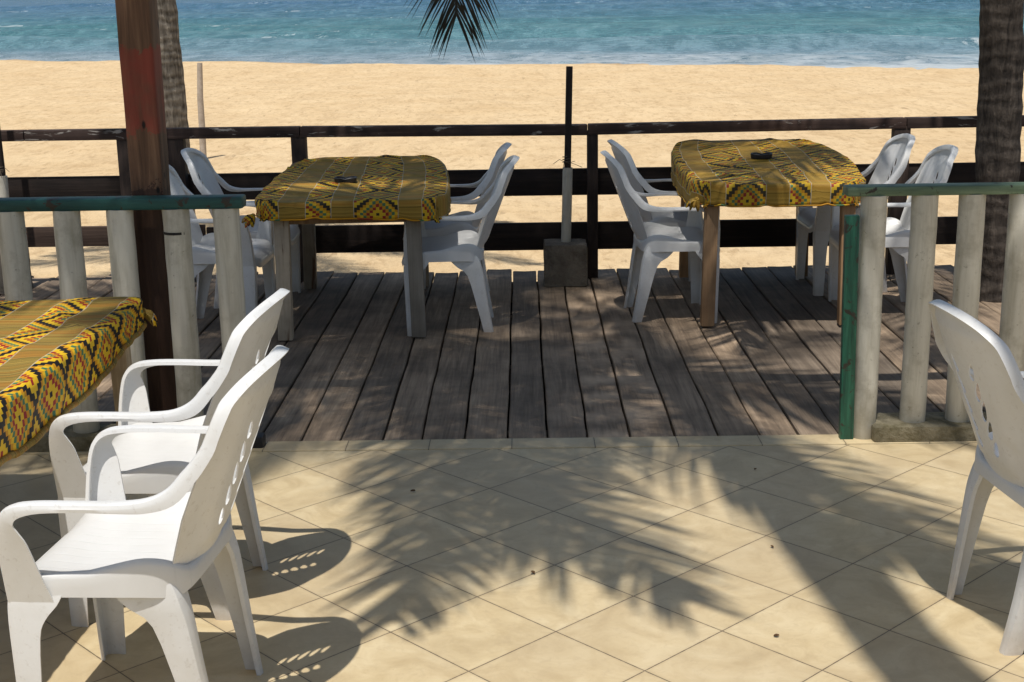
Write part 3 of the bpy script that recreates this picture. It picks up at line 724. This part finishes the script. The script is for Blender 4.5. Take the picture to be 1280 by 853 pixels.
# ------------------------------------------------------------------ tables and cloths
def build_table(loc, rz, hx, hy, z, k, legmat, topmat, label, lw=0.075, ins=0.06, rct=0.04):
    root = empty('wooden_table', loc, rz); tag(root, label, 'table', 'cloth-covered wooden tables')
    b = MB(); rows = []; hx_, hy_ = hx - .012, hy - .012
    for sc_, zz in ((.02, -.03), (1.0, -.03), (1.0, -.004), (.02, -.004)):
        row = []
        for q in range(64):
            th = 2 * math.pi * (q + .5) / 64; c, s_ = math.cos(th), math.sin(th); rr = rct
            bx, by = (hx_ - rr) * (1 if c > 0 else -1), (hy_ - rr) * (1 if s_ > 0 else -1)
            row.append(((bx + rr * c) * sc_, (by + rr * s_) * sc_, z + zz + k * (by + rr * s_) * sc_))
        rows.append(row)
    b.loft(rows, closed=True)
    b.build('tabletop', topmat, root, smooth=40)
    b = MB(); ax, ay = hx - ins - lw / 2, hy - ins - lw / 2
    for sy in (-1, 1): b.box((0, sy * ay, z - 0.085 + k * sy * ay), (2 * ax, 0.03, 0.08), bev=0.003, tint=(0.3, 0.1, 0.3))
    for sx in (-1, 1):
        n0 = len(b.v); b.box((sx * ax, 0, 0), (0.03, 2 * ay - .035, 0.08), bev=0.003, tint=(0.3, 0.1, 0.3))
        b.v[n0:] = [(x, y, zz + z - 0.085 + k * y) for x, y, zz in b.v[n0:]]
    b.build('apron', topmat, root, smooth=40)
    for sx in (-1, 1):
        for sy in (-1, 1):
            zt = z - 0.034 + k * sy * ay
            b = MB(); b.box((0, 0, 0), (lw, lw, zt), bev=0.006, tint=(rng.random(), 0.2, rng.random()))
            b.v = [(x + sx * (ax + 0.004 + (0.012 * (0.5 - zz / zt))), y + sy * (ay + 0.004), zz + zt / 2) for x, y, zz in b.v]
            b.build('leg', legmat, root, smooth=40)
    return root

def build_cloth(loc, rz, hx, hy, z, k, mat, label, seed, over=0.125, rc=0.05, tuck=0.04, knot=None, hem=False, sag=None, warp=None, amp=0.006):
    b = MB(); uvs = []
    nx, ny = 66, 110
    A, Bm = hx + over, hy + over
    rows = []
    for j in range(ny + 1):
        row = []
        for i in range(nx + 1):
            a = -A + 2 * A * i / nx; c = -Bm + 2 * Bm * j / ny
            # soften corners of the cloth outline
            s1, s2 = a / A, c / Bm
            ix, iy = max(-hx, min(hx, a)), max(-hy, min(hy, c))
            dx, dy = a - ix, c - iy
            # rounded inner rectangle
            qx, qy = abs(ix) - (hx - rc), abs(iy) - (hy - rc)
            px, py = ix, iy
            if qx > 0 and qy > 0:
                L = math.hypot(qx, qy)
                if L > rc:
                    px = math.copysign(hx - rc + qx / L * rc, ix); py = math.copysign(hy - rc + qy / L * rc, iy)
            d = math.hypot(dx, dy) if (abs(dx) > 0 and abs(dy) > 0) else abs(dx) + abs(dy)
            corner = min(abs(dx), abs(dy)) / over
            dm = min(d, over * 1.12)
            ox, oy = (dx / d, dy / d) if d > 1e-6 else (0, 0)
            r = 0.012
            # roll over the edge then hang
            if dm < r * 1.57: ang = dm / r; out = r * math.sin(ang); dn = r * (1 - math.cos(ang))
            else:
                hang = dm - r * 1.57; out = r; dn = r + hang
            fold = noise.noise(Vector((a * 9 + seed, c * 9, 0))) + 0.5 * noise.noise(Vector((a * 24 + seed, c * 24, 0)))
            out += amp * fold * min(1, dm / 0.03) - tuck * max(0, dn - 0.05) * 4 * 0.3
            out += 0.02 * corner * math.sin(math.atan2(abs(dy), abs(dx) + 1e-6) * 9 + seed)
            sg = sag(px / hx, py / hy) if sag else 1.0
            dn *= sg
            x = px + ox * out; y = py + oy * out
            zz = z + k * py - dn
            inn = 1.0 if d < 1e-6 else 0.0
            wr = noise.noise(Vector((a * 3.2 + seed * 3, c * 2.1, 1))) * 0.004 + noise.noise(Vector((a * 11 + seed, c * 5, 2))) * 0.0022
            ridge = abs(noise.noise(Vector((a * 2.2 + c * 2.9 + seed, a * 1.1 - c * 0.8, 7))))
            wr += 0.010 * max(0, 1 - ridge * 8)
            zz += wr + 0.004
            x += 0.004 * noise.noise(Vector((a * 6, c * 6, seed)))
            if warp: x, y = warp(x, y, hx, hy)
            row.append((x, y, zz)); uvs.append((a, c))
        rows.append(row)
    b.loft(rows)
    me = b.mesh('tablecloth', mat)
    uvl = me.uv_layers.new(name='UVMap')
    for lp in me.loops: uvl.data[lp.index].uv = uvs[lp.vertex_index]
    me.polygons.foreach_set('use_smooth', [True] * len(me.polygons))
    o = bpy.data.objects.new('tablecloth', me); col.objects.link(o)
    md = o.modifiers.new('s', 'SOLIDIFY'); md.thickness = 0.0018; md.offset = -1
    o.location = loc; o.rotation_euler = (0, 0, rz)
    tag(o, label, 'tablecloth', 'patterned tablecloths')
    # rolled hem
    edge = [rows[0][i] for i in range(nx + 1)] + [rows[j][nx] for j in range(1, ny + 1)] + [rows[ny][i] for i in range(nx - 1, -1, -1)] + [rows[j][0] for j in range(ny - 1, 0, -1)]
    h = MB(); h.tube(edge + [edge[0]], 0.0045 if not hem else 0.010, n=8, cap=False)
    me2 = h.mesh('hem', mat)
    ul = me2.uv_layers.new(name='UVMap')
    for lp in me2.loops:
        p = me2.vertices[lp.vertex_index].co; ul.data[lp.index].uv = (0.25 + p.z * .2, p.y * 2.0)
    me2.polygons.foreach_set('use_smooth', [True] * len(me2.polygons))
    ho = bpy.data.objects.new('hem', me2); col.objects.link(ho); ho.parent = o
    if knot:
        for (kx, ky, kz) in knot:
            kb = MB()
            for q in range(5):
                a0 = rng.uniform(0, 6.28); L = rng.uniform(.03, .06)
                d = Vector((math.cos(a0) * .6 + (0.5 if kx > 0 else -0.5), math.sin(a0) * .5, -rng.uniform(0.2, 1.0))).normalized()
                p = Vector((kx, ky, kz))
                kb.tube([p - d * .012, p + d * L * .4, p + d * L * .8 + Vector((0, 0, -.008)), p + d * L + Vector((0, 0, -.018))], [.010, .013, .009, .003], n=7, wob=.5)
            km = kb.mesh('corner_knot', mat); ul = km.uv_layers.new(name='UVMap')
            for lp in km.loops:
                p = km.vertices[lp.vertex_index].co; ul.data[lp.index].uv = (p.x * 2, p.y * 2 + p.z)
            ko = bpy.data.objects.new('corner_knot', km); col.objects.link(ko); ko.parent = o
    return o

ZL, KL = 0.750, 0.040
build_table((-0.925, 7.50, 0), R(3), 0.42, 0.745, ZL, KL, M['oldpaintwood'], M['tanwood'], 'wooden table with pale worn legs on the left half of the deck', ins=0.055, rct=.19)
build_cloth((-0.885, 7.50, 0), R(3), 0.445, 0.75, ZL, KL, M['cloth'], 'yellow and olive patterned cloth on the left deck table, with a sunlit patch', 3.0, over=0.11, rc=0.17, knot=[(-.50, -.77, ZL - .09)], sag=lambda u, v: 0.85 + 0.25 * max(0, u) + .15 * max(0, v), warp=lambda x, y, hx, hy: (x * (1.0 - .03 * (y / hy) + (.05 * (1 - (y / hy) ** 2) if x > 0 else 0) - .12 * max(0, y / hy) ** 3) - .025 * (1 - y / hy) * (x < 0) * (-x / hx), y + .02 * (x / hx) ** 2 * (-1 if y > 0 else .0)))
ZR, KR = 0.790, 0.050
build_table((1.345, 7.66, 0), R(-1.5), 0.43, 0.735, ZR, KR, M['tanwood'], M['tanwood'], 'wooden table with reddish tan legs on the right half of the deck', lw=0.07, ins=0.05, rct=.18)
build_cloth((1.345, 7.66, 0), R(-1.5), 0.435, 0.74, ZR, KR, M['cloth2'], 'olive and gold patterned cloth on the right deck table', 11.0, over=0.12, rc=0.17, knot=[(-.44, -.75, ZR - .11)], sag=lambda u, v: 1.0 + 0.35 * max(0, -u) * (v > -.8), warp=lambda x, y, hx, hy: (x * (1 + .09 * (1 - ((y - .1) / hy) ** 2) - .10 * max(0, y / hy) ** 3), y + .05 * (1 - min(1, abs(x / hx)) ** 2) * max(0, y / hy)))
build_table((-1.745, 3.70, 0), 0, 0.43, 0.80, 0.712, 0, M['beigewood'], M['beigewood'], 'beige wooden table on the tiles at the left edge of the view', lw=0.06, ins=0.03)
build_cloth((-1.745, 3.70, 0), R(-1), 0.435, 0.805, 0.712, 0, M['clothnear'], 'bright yellow and black zigzag cloth on the near left table', 5.0, over=0.15, rc=0.03, knot=[(.440, .81, .67)], hem=True, amp=0.011, sag=lambda u, v: 0.55 + 0.5 * (1 - abs(v) ** 2) + .25 * max(0, -v))

def build_ashtray(loc, rz, label):
    root = empty('ashtray', loc, rz); tag(root, label, 'ashtray', 'black ashtrays on the cloths')
    b = MB(); n = 32; rows = []
    def sq(th, r):
        c, s = math.cos(th), math.sin(th); e = 0.45
        return r * math.copysign(abs(c) ** e, c) * 1.15, r * math.copysign(abs(s) ** e, s) * .9
    for r_, z_ in ((.001, 0), (.046, 0), (.050, .003), (.053, .026), (.051, .028), (.043, .028), (.039, .010), (.001, .008)):
        row = []
        for k in range(n):
            th = 2 * math.pi * k / n; x, y = sq(th, r_)
            notch = min(abs((th - a + math.pi) % (2 * math.pi) - math.pi) for a in (0, math.pi / 2, math.pi, 3 * math.pi / 2))
            row.append((x, y, z_ - (.006 if (z_ > .02 and notch < .16) else 0)))
        rows.append(row)
    b.loft(rows, closed=True); b.build('bowl', M['blackplastic'], root, smooth=40)
    b = MB(); b.tube([(-.02, -.01, .011), (.018, .006, .012)], .0038, n=8); b.tube([(.0, .015, .011), (.02, -.015, .011)], .0038, n=8); b.build('cigarette_butts', M['ash'], root, smooth=40)
    return root
build_ashtray((-0.95, 7.29, ZL + KL * -.2 + .008), R(4), 'small black ashtray on the left deck tablecloth')
build_ashtray((1.345, 7.68, ZR + .012), R(-12), 'small black ashtray on the right deck tablecloth')

# ------------------------------------------------------------------ pipe balustrades
def lathe_post(x, y, z0, z1, r, seed, parent):
    b = MB(); n = 14
    path = [(x + 0.002 * noise.noise(Vector((seed, i * .8, 0))), y, z0 + (z1 - z0) * i / n) for i in range(n + 1)]
    b.tube(path, [r * (1 + .02 * noise.noise(Vector((seed, i * .5, 4)))) for i in range(n + 1)], n=28)
    return b.build('pipe_post', M['pvc'], parent, smooth=40)
BY = 5.10
root = empty('pipe_balustrade', (0, 0, 0)); tag(root, 'balustrade of cream pipes under a dark green rail, at the left', 'balustrade')
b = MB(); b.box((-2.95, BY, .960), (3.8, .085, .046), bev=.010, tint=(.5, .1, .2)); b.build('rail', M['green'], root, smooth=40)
b = MB(); b.box((-3.1, BY, .032), (3.7, .17, .07), bev=.012); b.build('sill', M['sill'], root, smooth=40)
for i, x in enumerate((-4.42, -4.2, -3.98, -3.77, -3.56, -3.35, -3.14, -2.93, -2.72, -2.56, -2.35, -2.14, -1.94, -1.727, -1.525, -1.312, -1.122)):
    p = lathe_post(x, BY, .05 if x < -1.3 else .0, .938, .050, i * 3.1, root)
    if x == -1.312:
        b = MB(); b.tube([(x - .001, BY, .842), (x - .001, BY, .852)], .0515, n=24); b.build('black_band', M['blackband'], p, smooth=40)
root = empty('pipe_balustrade', (0, 0, 0)); tag(root, 'balustrade of cream pipes under a pale green rail, at the right', 'balustrade')
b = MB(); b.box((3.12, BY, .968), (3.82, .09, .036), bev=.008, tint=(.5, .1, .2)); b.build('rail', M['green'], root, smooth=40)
b = MB(); b.box((3.2, BY + .01, .028), (3.72, .20, .075), bev=.014)
b.v = [(x + .01 * noise.noise(Vector((x * 9, y * 9, z * 9))), y + .012 * noise.noise(Vector((x * 7, 1, z * 9))), z) for x, y, z in b.v]
b.build('sill', M['sill'], root, smooth=40)
for i, x in enumerate((1.318, 1.512, 1.690, 1.880, 2.07, 2.26, 2.45, 2.64, 2.83, 3.02, 3.21, 3.4, 3.6, 3.8, 4.0)):
    lathe_post(x, BY - (.01 if i == 0 else 0), 0 if i == 0 else .06, .951, .049, 50 + i * 3.1, root)
b = MB(); Mr = Matrix.Rotation(R(-1.0), 4, 'Y')
b.box((1.240, 5.065, .44), (.052, .035, .88), M=Mr, bev=.004); b.build('end_board', M['greenz'], root, smooth=40)

# ------------------------------------------------------------------ big timber post and beam
root = empty('timber_frame', (-1.44, 5.25, 0)); tag(root, 'thick dark timber post with a red painted patch behind the left green rail', 'post')
b = MB(); n = 30; rows = []
for i in range(n + 1):
    z = -.01 + 2.7 * i / n; r = []
    for k in range(20):
        th = 2 * math.pi * (k + .5) / 20; c, s = math.cos(th), math.sin(th); e = .22
        q = .064 + .003 * noise.noise(Vector((c * 2, s * 2, z * 1.5))) + .002 * noise.noise(Vector((c * 6, s * 6, z * 6)))
        r.append((q * math.copysign(abs(c) ** e, c), q * math.copysign(abs(s) ** e, s), z))
    rows.append(r)
b.loft(rows, closed=True); b.f.append(tuple(reversed(range(20)))); b.f.append(tuple(n * 20 + k for k in range(20)))
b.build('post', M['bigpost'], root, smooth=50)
b = MB(); b.box((2.3, -.14, 2.52), (5.6, .075, .15), bev=.008, tint=(.4, .2, .6)); b.build('beam', M['thatch'], root, smooth=40)
b = MB(); b.box((4.55, -.10, 1.23), (.12, .12, 2.46), bev=.01); b.build('post', M['bigpost'], root, smooth=40)

# ------------------------------------------------------------------ deck fence
FY = 8.40
root = empty('deck_fence', (0, 0, 0)); tag(root, 'dark timber rail fence along the beach side of the deck', 'fence')
b = MB()
for x0, x1, z0, z1 in ((-6, -3.05, .94, .945), (-3.045, -1.36, .945, .943), (-1.355, .40, .943, .930), (.405, 2.34, .932, .942), (2.345, 6, .942, .95)):
    c = ((x0 + x1) / 2, FY, (z0 + z1) / 2 - .018); ang = math.atan2(z1 - z0, x1 - x0)
    b.box(c, (x1 - x0, .085, .064), M=Matrix.Rotation(-ang, 4, 'Y'), bev=.005, tint=(rng.random() * .6 + .3, .1, rng.random()))
b.build('top_rail', M['rail'], root, smooth=40)
for (x0, x1, zc, hh, mt) in ((-6, -2.5, .60, .125, 'railb'), (-2.49, 6, .585, .165, 'railb'), (-6, -2.0, .285, .125, 'railbrown'), (-1.99, 6, .245, .172, 'railb')):
    b = MB(); b.box(((x0 + x1) / 2, FY + .062, zc), (x1 - x0, .035, hh), bev=.004, tint=(.3, .1, rng.random()))
    b.build('rail_board', M[mt], root, smooth=40)
for x, w_ in ((-5.2, .08), (-3.9, .08), (-2.45, .07), (-2.125, .10), (-1.37, .09), (.432, .066), (2.32, .10), (4.3, .09)):
    b = MB(); b.box((x, FY, .44), (w_, .075, .93), bev=.005, tint=(rng.random() * .6 + .2, .1, rng.random())); b.build('post', M['post'], root, smooth=40)

# ------------------------------------------------------------------ umbrella stands
def stand(x, y, lab, ptop, bx, seed, lean=.0, scale=1.0):
    root = empty('umbrella_stand', (x, y, 0)); tag(root, lab, 'umbrella stand', 'umbrella stands by the rail')
    b = MB(); bm = bmesh.new(); bmesh.ops.create_cube(bm, size=1.0)
    bmesh.ops.scale(bm, vec=(.262, .25, .26), verts=bm.verts)
    bmesh.ops.subdivide_edges(bm, edges=bm.edges[:], cuts=7, use_grid_fill=True)
    bm.verts.ensure_lookup_table()
    vs = []
    for v in bm.verts:
        p = v.co.copy(); q = Vector((p.x / .131, p.y / .125, p.z / .13)); L = max(abs(c) for c in q)
        cnt = sum(1 for c in q if abs(c) > .95)
        nn = noise.noise(p * 14 + Vector((seed, 0, 0)))
        p *= 1 + .03 * nn - (.03 if cnt >= 2 else 0) - (.02 if cnt == 3 else 0)
        if p.z < -.10: p.x *= 1.06 + .05 * nn; p.y *= 1.05
        vs.append((p.x + bx, p.y, p.z + .118))
    b.add(vs, [[v.index for v in f.verts] for f in bm.faces]); bm.free()
    b.build('concrete_block', M['concrete'], root, smooth=60)
    b = MB(); b.tube([(-.008, 0, .22), (.0, 0, .45), (.006, 0, .70)], .030, n=22); sv = b.build('sleeve', M['pvc'], root, smooth=40)
    b = MB(); b.tube([(-.004, 0, .24), (.006, 0, .72), (.02 + lean, .0, ptop)], [.021, .021, .020], n=18); b.build('pole', M['post'], root, smooth=40)
    b = MB()
    for q in range(4):
        a = q * 1.7 + seed; b.tube([(.02, -.022, .72 + q * .004), (.05 * math.cos(a), -.05, .735 + .02 * math.sin(a * 3)), (.09 * math.cos(a), -.06 - .02 * q, .72 + .03 * math.sin(a))], .0018, n=5)
    b.tube([(.024 * math.cos(k * .6), .024 * math.sin(k * .6), .725 + k * .0015) for k in range(30)], .003, n=5, cap=False)
    b.build('rope', M['twine'], root, smooth=40)
stand(.268, 8.24, 'dark umbrella pole in a pipe sleeve on a concrete block, mid deck rail', 1.30, -.012, 1.0)
stand(-3.165, 8.24, 'dark umbrella pole in a pipe sleeve at the left edge of the view', 1.33, -.05, 5.0, -.02)

# bleached pole on the sand
b = MB(); b.tube([(-5.06, 21.6, -.75), (-5.045, 21.6, -.2), (-5.04, 21.6, .3), (-5.01, 21.6, .84)], [.055, .05, .045, .04], n=12, wob=.15)
o = b.build('beach_pole', M['bamboo'], smooth=50); tag(o, 'thin bleached pole standing upright in the beach sand', 'pole')

# black lump at deck corner, dead leaves, twig
b = MB(); b.box((-1.065, 5.065, .02), (.085, .07, .06), bev=.012); o = b.build('wood_offcut', M['blackplastic'], smooth=40); tag(o, 'small black block at the deck edge beside the white armchairs', 'block')
def leaf(x, y, s, a, lab):
    b = MB(); n = 9; rows = []
    for i in range(n):
        t_ = i / (n - 1); w_ = s * .35 * math.sin(math.pi * min(1, t_ * .96 + .02)) ** .8
        rows.append([(t_ * s, -w_, .006 + .25 * w_ + .1 * s * t_ * t_), (t_ * s, 0, .003 + .1 * s * t_ * t_), (t_ * s, w_, .006 + .3 * w_ + .1 * s * t_ * t_)])
    b.loft(rows); o = b.build('dead_leaf', M['deadleaf'], smooth=180); o.location = (x, y, 0); o.rotation_euler = (0, 0, a)
    tag(o, lab, 'leaf', 'dead leaves scattered on the tiles')
for i, (x, y, s, lb) in enumerate(((-.41, 4.53, .028, 'tiny brown leaf on the tiles near the deck, left of centre'), (.02, 3.80, .030, 'tiny brown leaf on the tiles in the middle of the floor'), 
                                 (.84, 4.72, .026, 'tiny brown leaf in the shadow stripe near the deck'), (.66, 3.37, .026, 'tiny brown leaf on the sunny tiles, lower right'), (.77, 3.98, .022, 'tiny brown leaf within the wide diagonal shadow'))):
    leaf(x, y, s * .6, i * 2.1, lb)
b = MB()
for q in range(6):
    p = Vector((-2.05, 6.95, .0)); a = R(20 + q * 28); L = .16 + .05 * (q % 3)
    pts_ = [p, p + Vector((math.cos(a) * L * .4, .02 * q - .05, L * .55)), p + Vector((math.cos(a) * L, .03 * q - .06, L * (.8 + .25 * math.sin(q * 2))))]
    b.tube(pts_, [.004, .003, .0015], n=6)
o = b.build('dry_twig', M['twine'], smooth=60); tag(o, 'thin dry branching twig on the deck behind the left balustrade', 'twig')

# ------------------------------------------------------------------ coconut palms
def frond_mesh(name, L, droop, seed, mat, n=62, ll=.62, w_=.034, path=None, hang=.35, t0=.16, taper=1.0):
    rg = random.Random(seed); b = MB()
    if path is None:
        path = []
        p = Vector((0, 0, 0)); a = 0.0
        m = 24
        for i in range(m + 1):
            path.append(p.copy()); t_ = i / m
            a = -droop * t_ ** 1.3
            p += Vector((math.cos(a), .12 * math.sin(seed) * t_, math.sin(a))) * (L / m)
    path = [Vector(p) for p in path]
    m = len(path) - 1
    b.tube(path, [.022 * (1 - .85 * i / m) + .003 for i in range(m + 1)], n=6)
    for i in range(n):
        t_ = t0 + (1 - t0) * i / n; f = t_ * m; k = min(m - 1, int(f)); p = path[k].lerp(path[k + 1], f - k)
        T = (path[k + 1] - path[k]).normalized()
        S = T.cross(Vector((0, 0, 1)))
        if S.length < .2: S = T.cross(Vector((0, 1, 0)))
        S.normalize(); U = S.cross(T)
        for s in (-1, 1):
            ln = ll * (math.sin(math.pi * min(1, .12 + .78 * (t_ - t0) / (1 - t0))) ** .6) * rg.uniform(.85, 1.1) * (1 if taper == 1 else 1 - (1 - taper) * t_)
            sp_ = R(62 - 38 * t_ + rg.uniform(-7, 7))
            d = (T * math.cos(sp_) + S * s * math.sin(sp_) + U * .18).normalized()
            q = p.copy(); seg = 4; rr = []
            wd = w_ * rg.uniform(.8, 1.1)
            nrm = d.cross(U if abs(d.dot(U)) < .9 else S).normalized()
            for j in range(seg + 1):
                u_ = j / seg; ww = wd * (.55 + .9 * u_) if u_ < .4 else wd * (.95 * (1 - (u_ - .4) / .6) + .06)
                rr.append([q - nrm * ww * .5, q + nrm * ww * .5])
                q = q + d * ln / seg
                d = (d + Vector((0, 0, -hang * (.5 + u_) * rg.uniform(.7, 1.3)))).normalized()
            b.loft(rr)
    me = b.mesh(name, mat); return me
FR_ = [frond_mesh('frond', 3.6, R(70), 3, M['leaf']), frond_mesh('frond', 3.3, R(95), 8, M['leaf']), frond_mesh('frond', 3.8, R(55), 21, M['leaf'])]
def palm(base, top, mid, r0_, r1_, nf, lab, mat='trunk', seed=1, azr=(0, 360), elr=(-25, 65), sc=1.0, extra=()):
    rg = random.Random(seed)
    root = empty('coconut_palm', base); tag(root, lab, 'palm tree', 'coconut palms around the terrace')
    B_, T_, Md = Vector(base), Vector(top), Vector(mid)
    path = []; rad = []; n = 90
    for i in range(n + 1):
        t_ = i / n; p = B_ * (1 - t_) ** 2 + Md * 2 * t_ * (1 - t_) + T_ * t_ ** 2
        path.append(p - B_); rr = r0_ + (r1_ - r0_) * t_
        rad.append(rr * (1 + .035 * ((i % 2) * 2 - 1) * .5 + .25 * max(0, .05 - t_) * 10 * .4))
    b = MB(); b.tube(path, rad, n=20, wob=.10); b.build('trunk', M[mat], root, smooth=60)
    if nf:
        for i in range(nf):
            az_ = R(azr[0] + (azr[1] - azr[0]) * ((i * .618034) % 1.0)); e_ = R(elr[0] + (elr[1] - elr[0]) * ((i + .5) / nf))
            o = bpy.data.objects.new('frond', FR_[i % 3]); col.objects.link(o); o.parent = root
            o.location = T_ - B_ + Vector((math.cos(az_), math.sin(az_), 0)) * .08
            o.rotation_euler = (rg.uniform(-.25, .25), -e_, az_); o.scale = (sc * rg.uniform(.9, 1.08),) * 3
        for i, (a_, e_, sc_) in enumerate(extra):
            o = bpy.data.objects.new('frond', FR_[i % 3]); col.objects.link(o); o.parent = root
            o.location = T_ - B_ + Vector((math.cos(R(a_)), math.sin(R(a_)), 0)) * .08
            o.rotation_euler = (.2, -R(e_), R(a_)); o.scale = (sc_,) * 3
    return root
P1 = palm((1.48, -.74, 0), (-.85, 2.92, 12.5), (.32, 1.09, 6.2), .150, .11, 13, 'tallest coconut palm, leaning over the terrace from the right', seed=2, azr=(40, 265))
P2 = palm((2.0, .875, 0), (-.2, 2.8, 8.5), (.90, 1.84, 4.25), .075, .060, 5, 'unseen thin coconut palm at the right, added to cast the second shadow band', seed=31, azr=(60, 190), sc=.85)  # out-of-view slim trunk added to cast the fork of the diagonal shadow
P3 = palm((2.675, 7.62, -.6), (2.15, 7.3, 5.0), (2.70, 7.62, 1.9), .122, .110, 14, 'coconut palm with a dark trunk rising through the deck at the right', 'trunkdark', seed=5, elr=(-5, 60), sc=.9)
P4 = palm((-3.06, 12.0, -1.0), (-3.4, 11.6, 6.5), (-2.95, 12.0, 2.5), .125, .105, 16, 'coconut palm with a ringed pale trunk beyond the fence at the left', seed=9, sc=.85)
P5 = palm((-3.6, 2.6, -.1), (-1.3, 4.9, 6.2), (-3.4, 3.0, 3.4), .12, .10, 20, 'unseen coconut palm leaning in from the left, added to shade the deck', seed=12, azr=(65, 320), extra=((-62, 12, 1.05), (-48, 30, 1.1), (-75, -5, .95), (-35, 5, 1.0), (-84, 22, 1.1)))  # out-of-view palm added for deck shade; extra fronds shade the left tiles
# the long drooping frond whose tip hangs into view
pth = [(2.1, 7.35, 4.75), (1.5, 7.6, 4.95), (.9, 7.85, 4.75), (.35, 8.0, 4.2), (-.02, 8.1, 3.5), (-.22, 8.15, 2.8), (-.32, 8.2, 2.2), (-.36, 8.2, 1.95), (-.372, 8.2, 1.75), (-.375, 8.2, 1.60)]
pth = interp([list(p) for p in pth], 5); off = Vector((2.675, 7.62, -.6))
me = frond_mesh('frond', 4, 0, 4, M['dryleaf_backlit'], n=72, ll=.54, w_=.013, path=[Vector(p) - off for p in pth], hang=.10)
o = bpy.data.objects.new('frond', me); col.objects.link(o); o.parent = P3
tag(o, 'dry grey frond, coloured dark as backlit, hanging down into view')
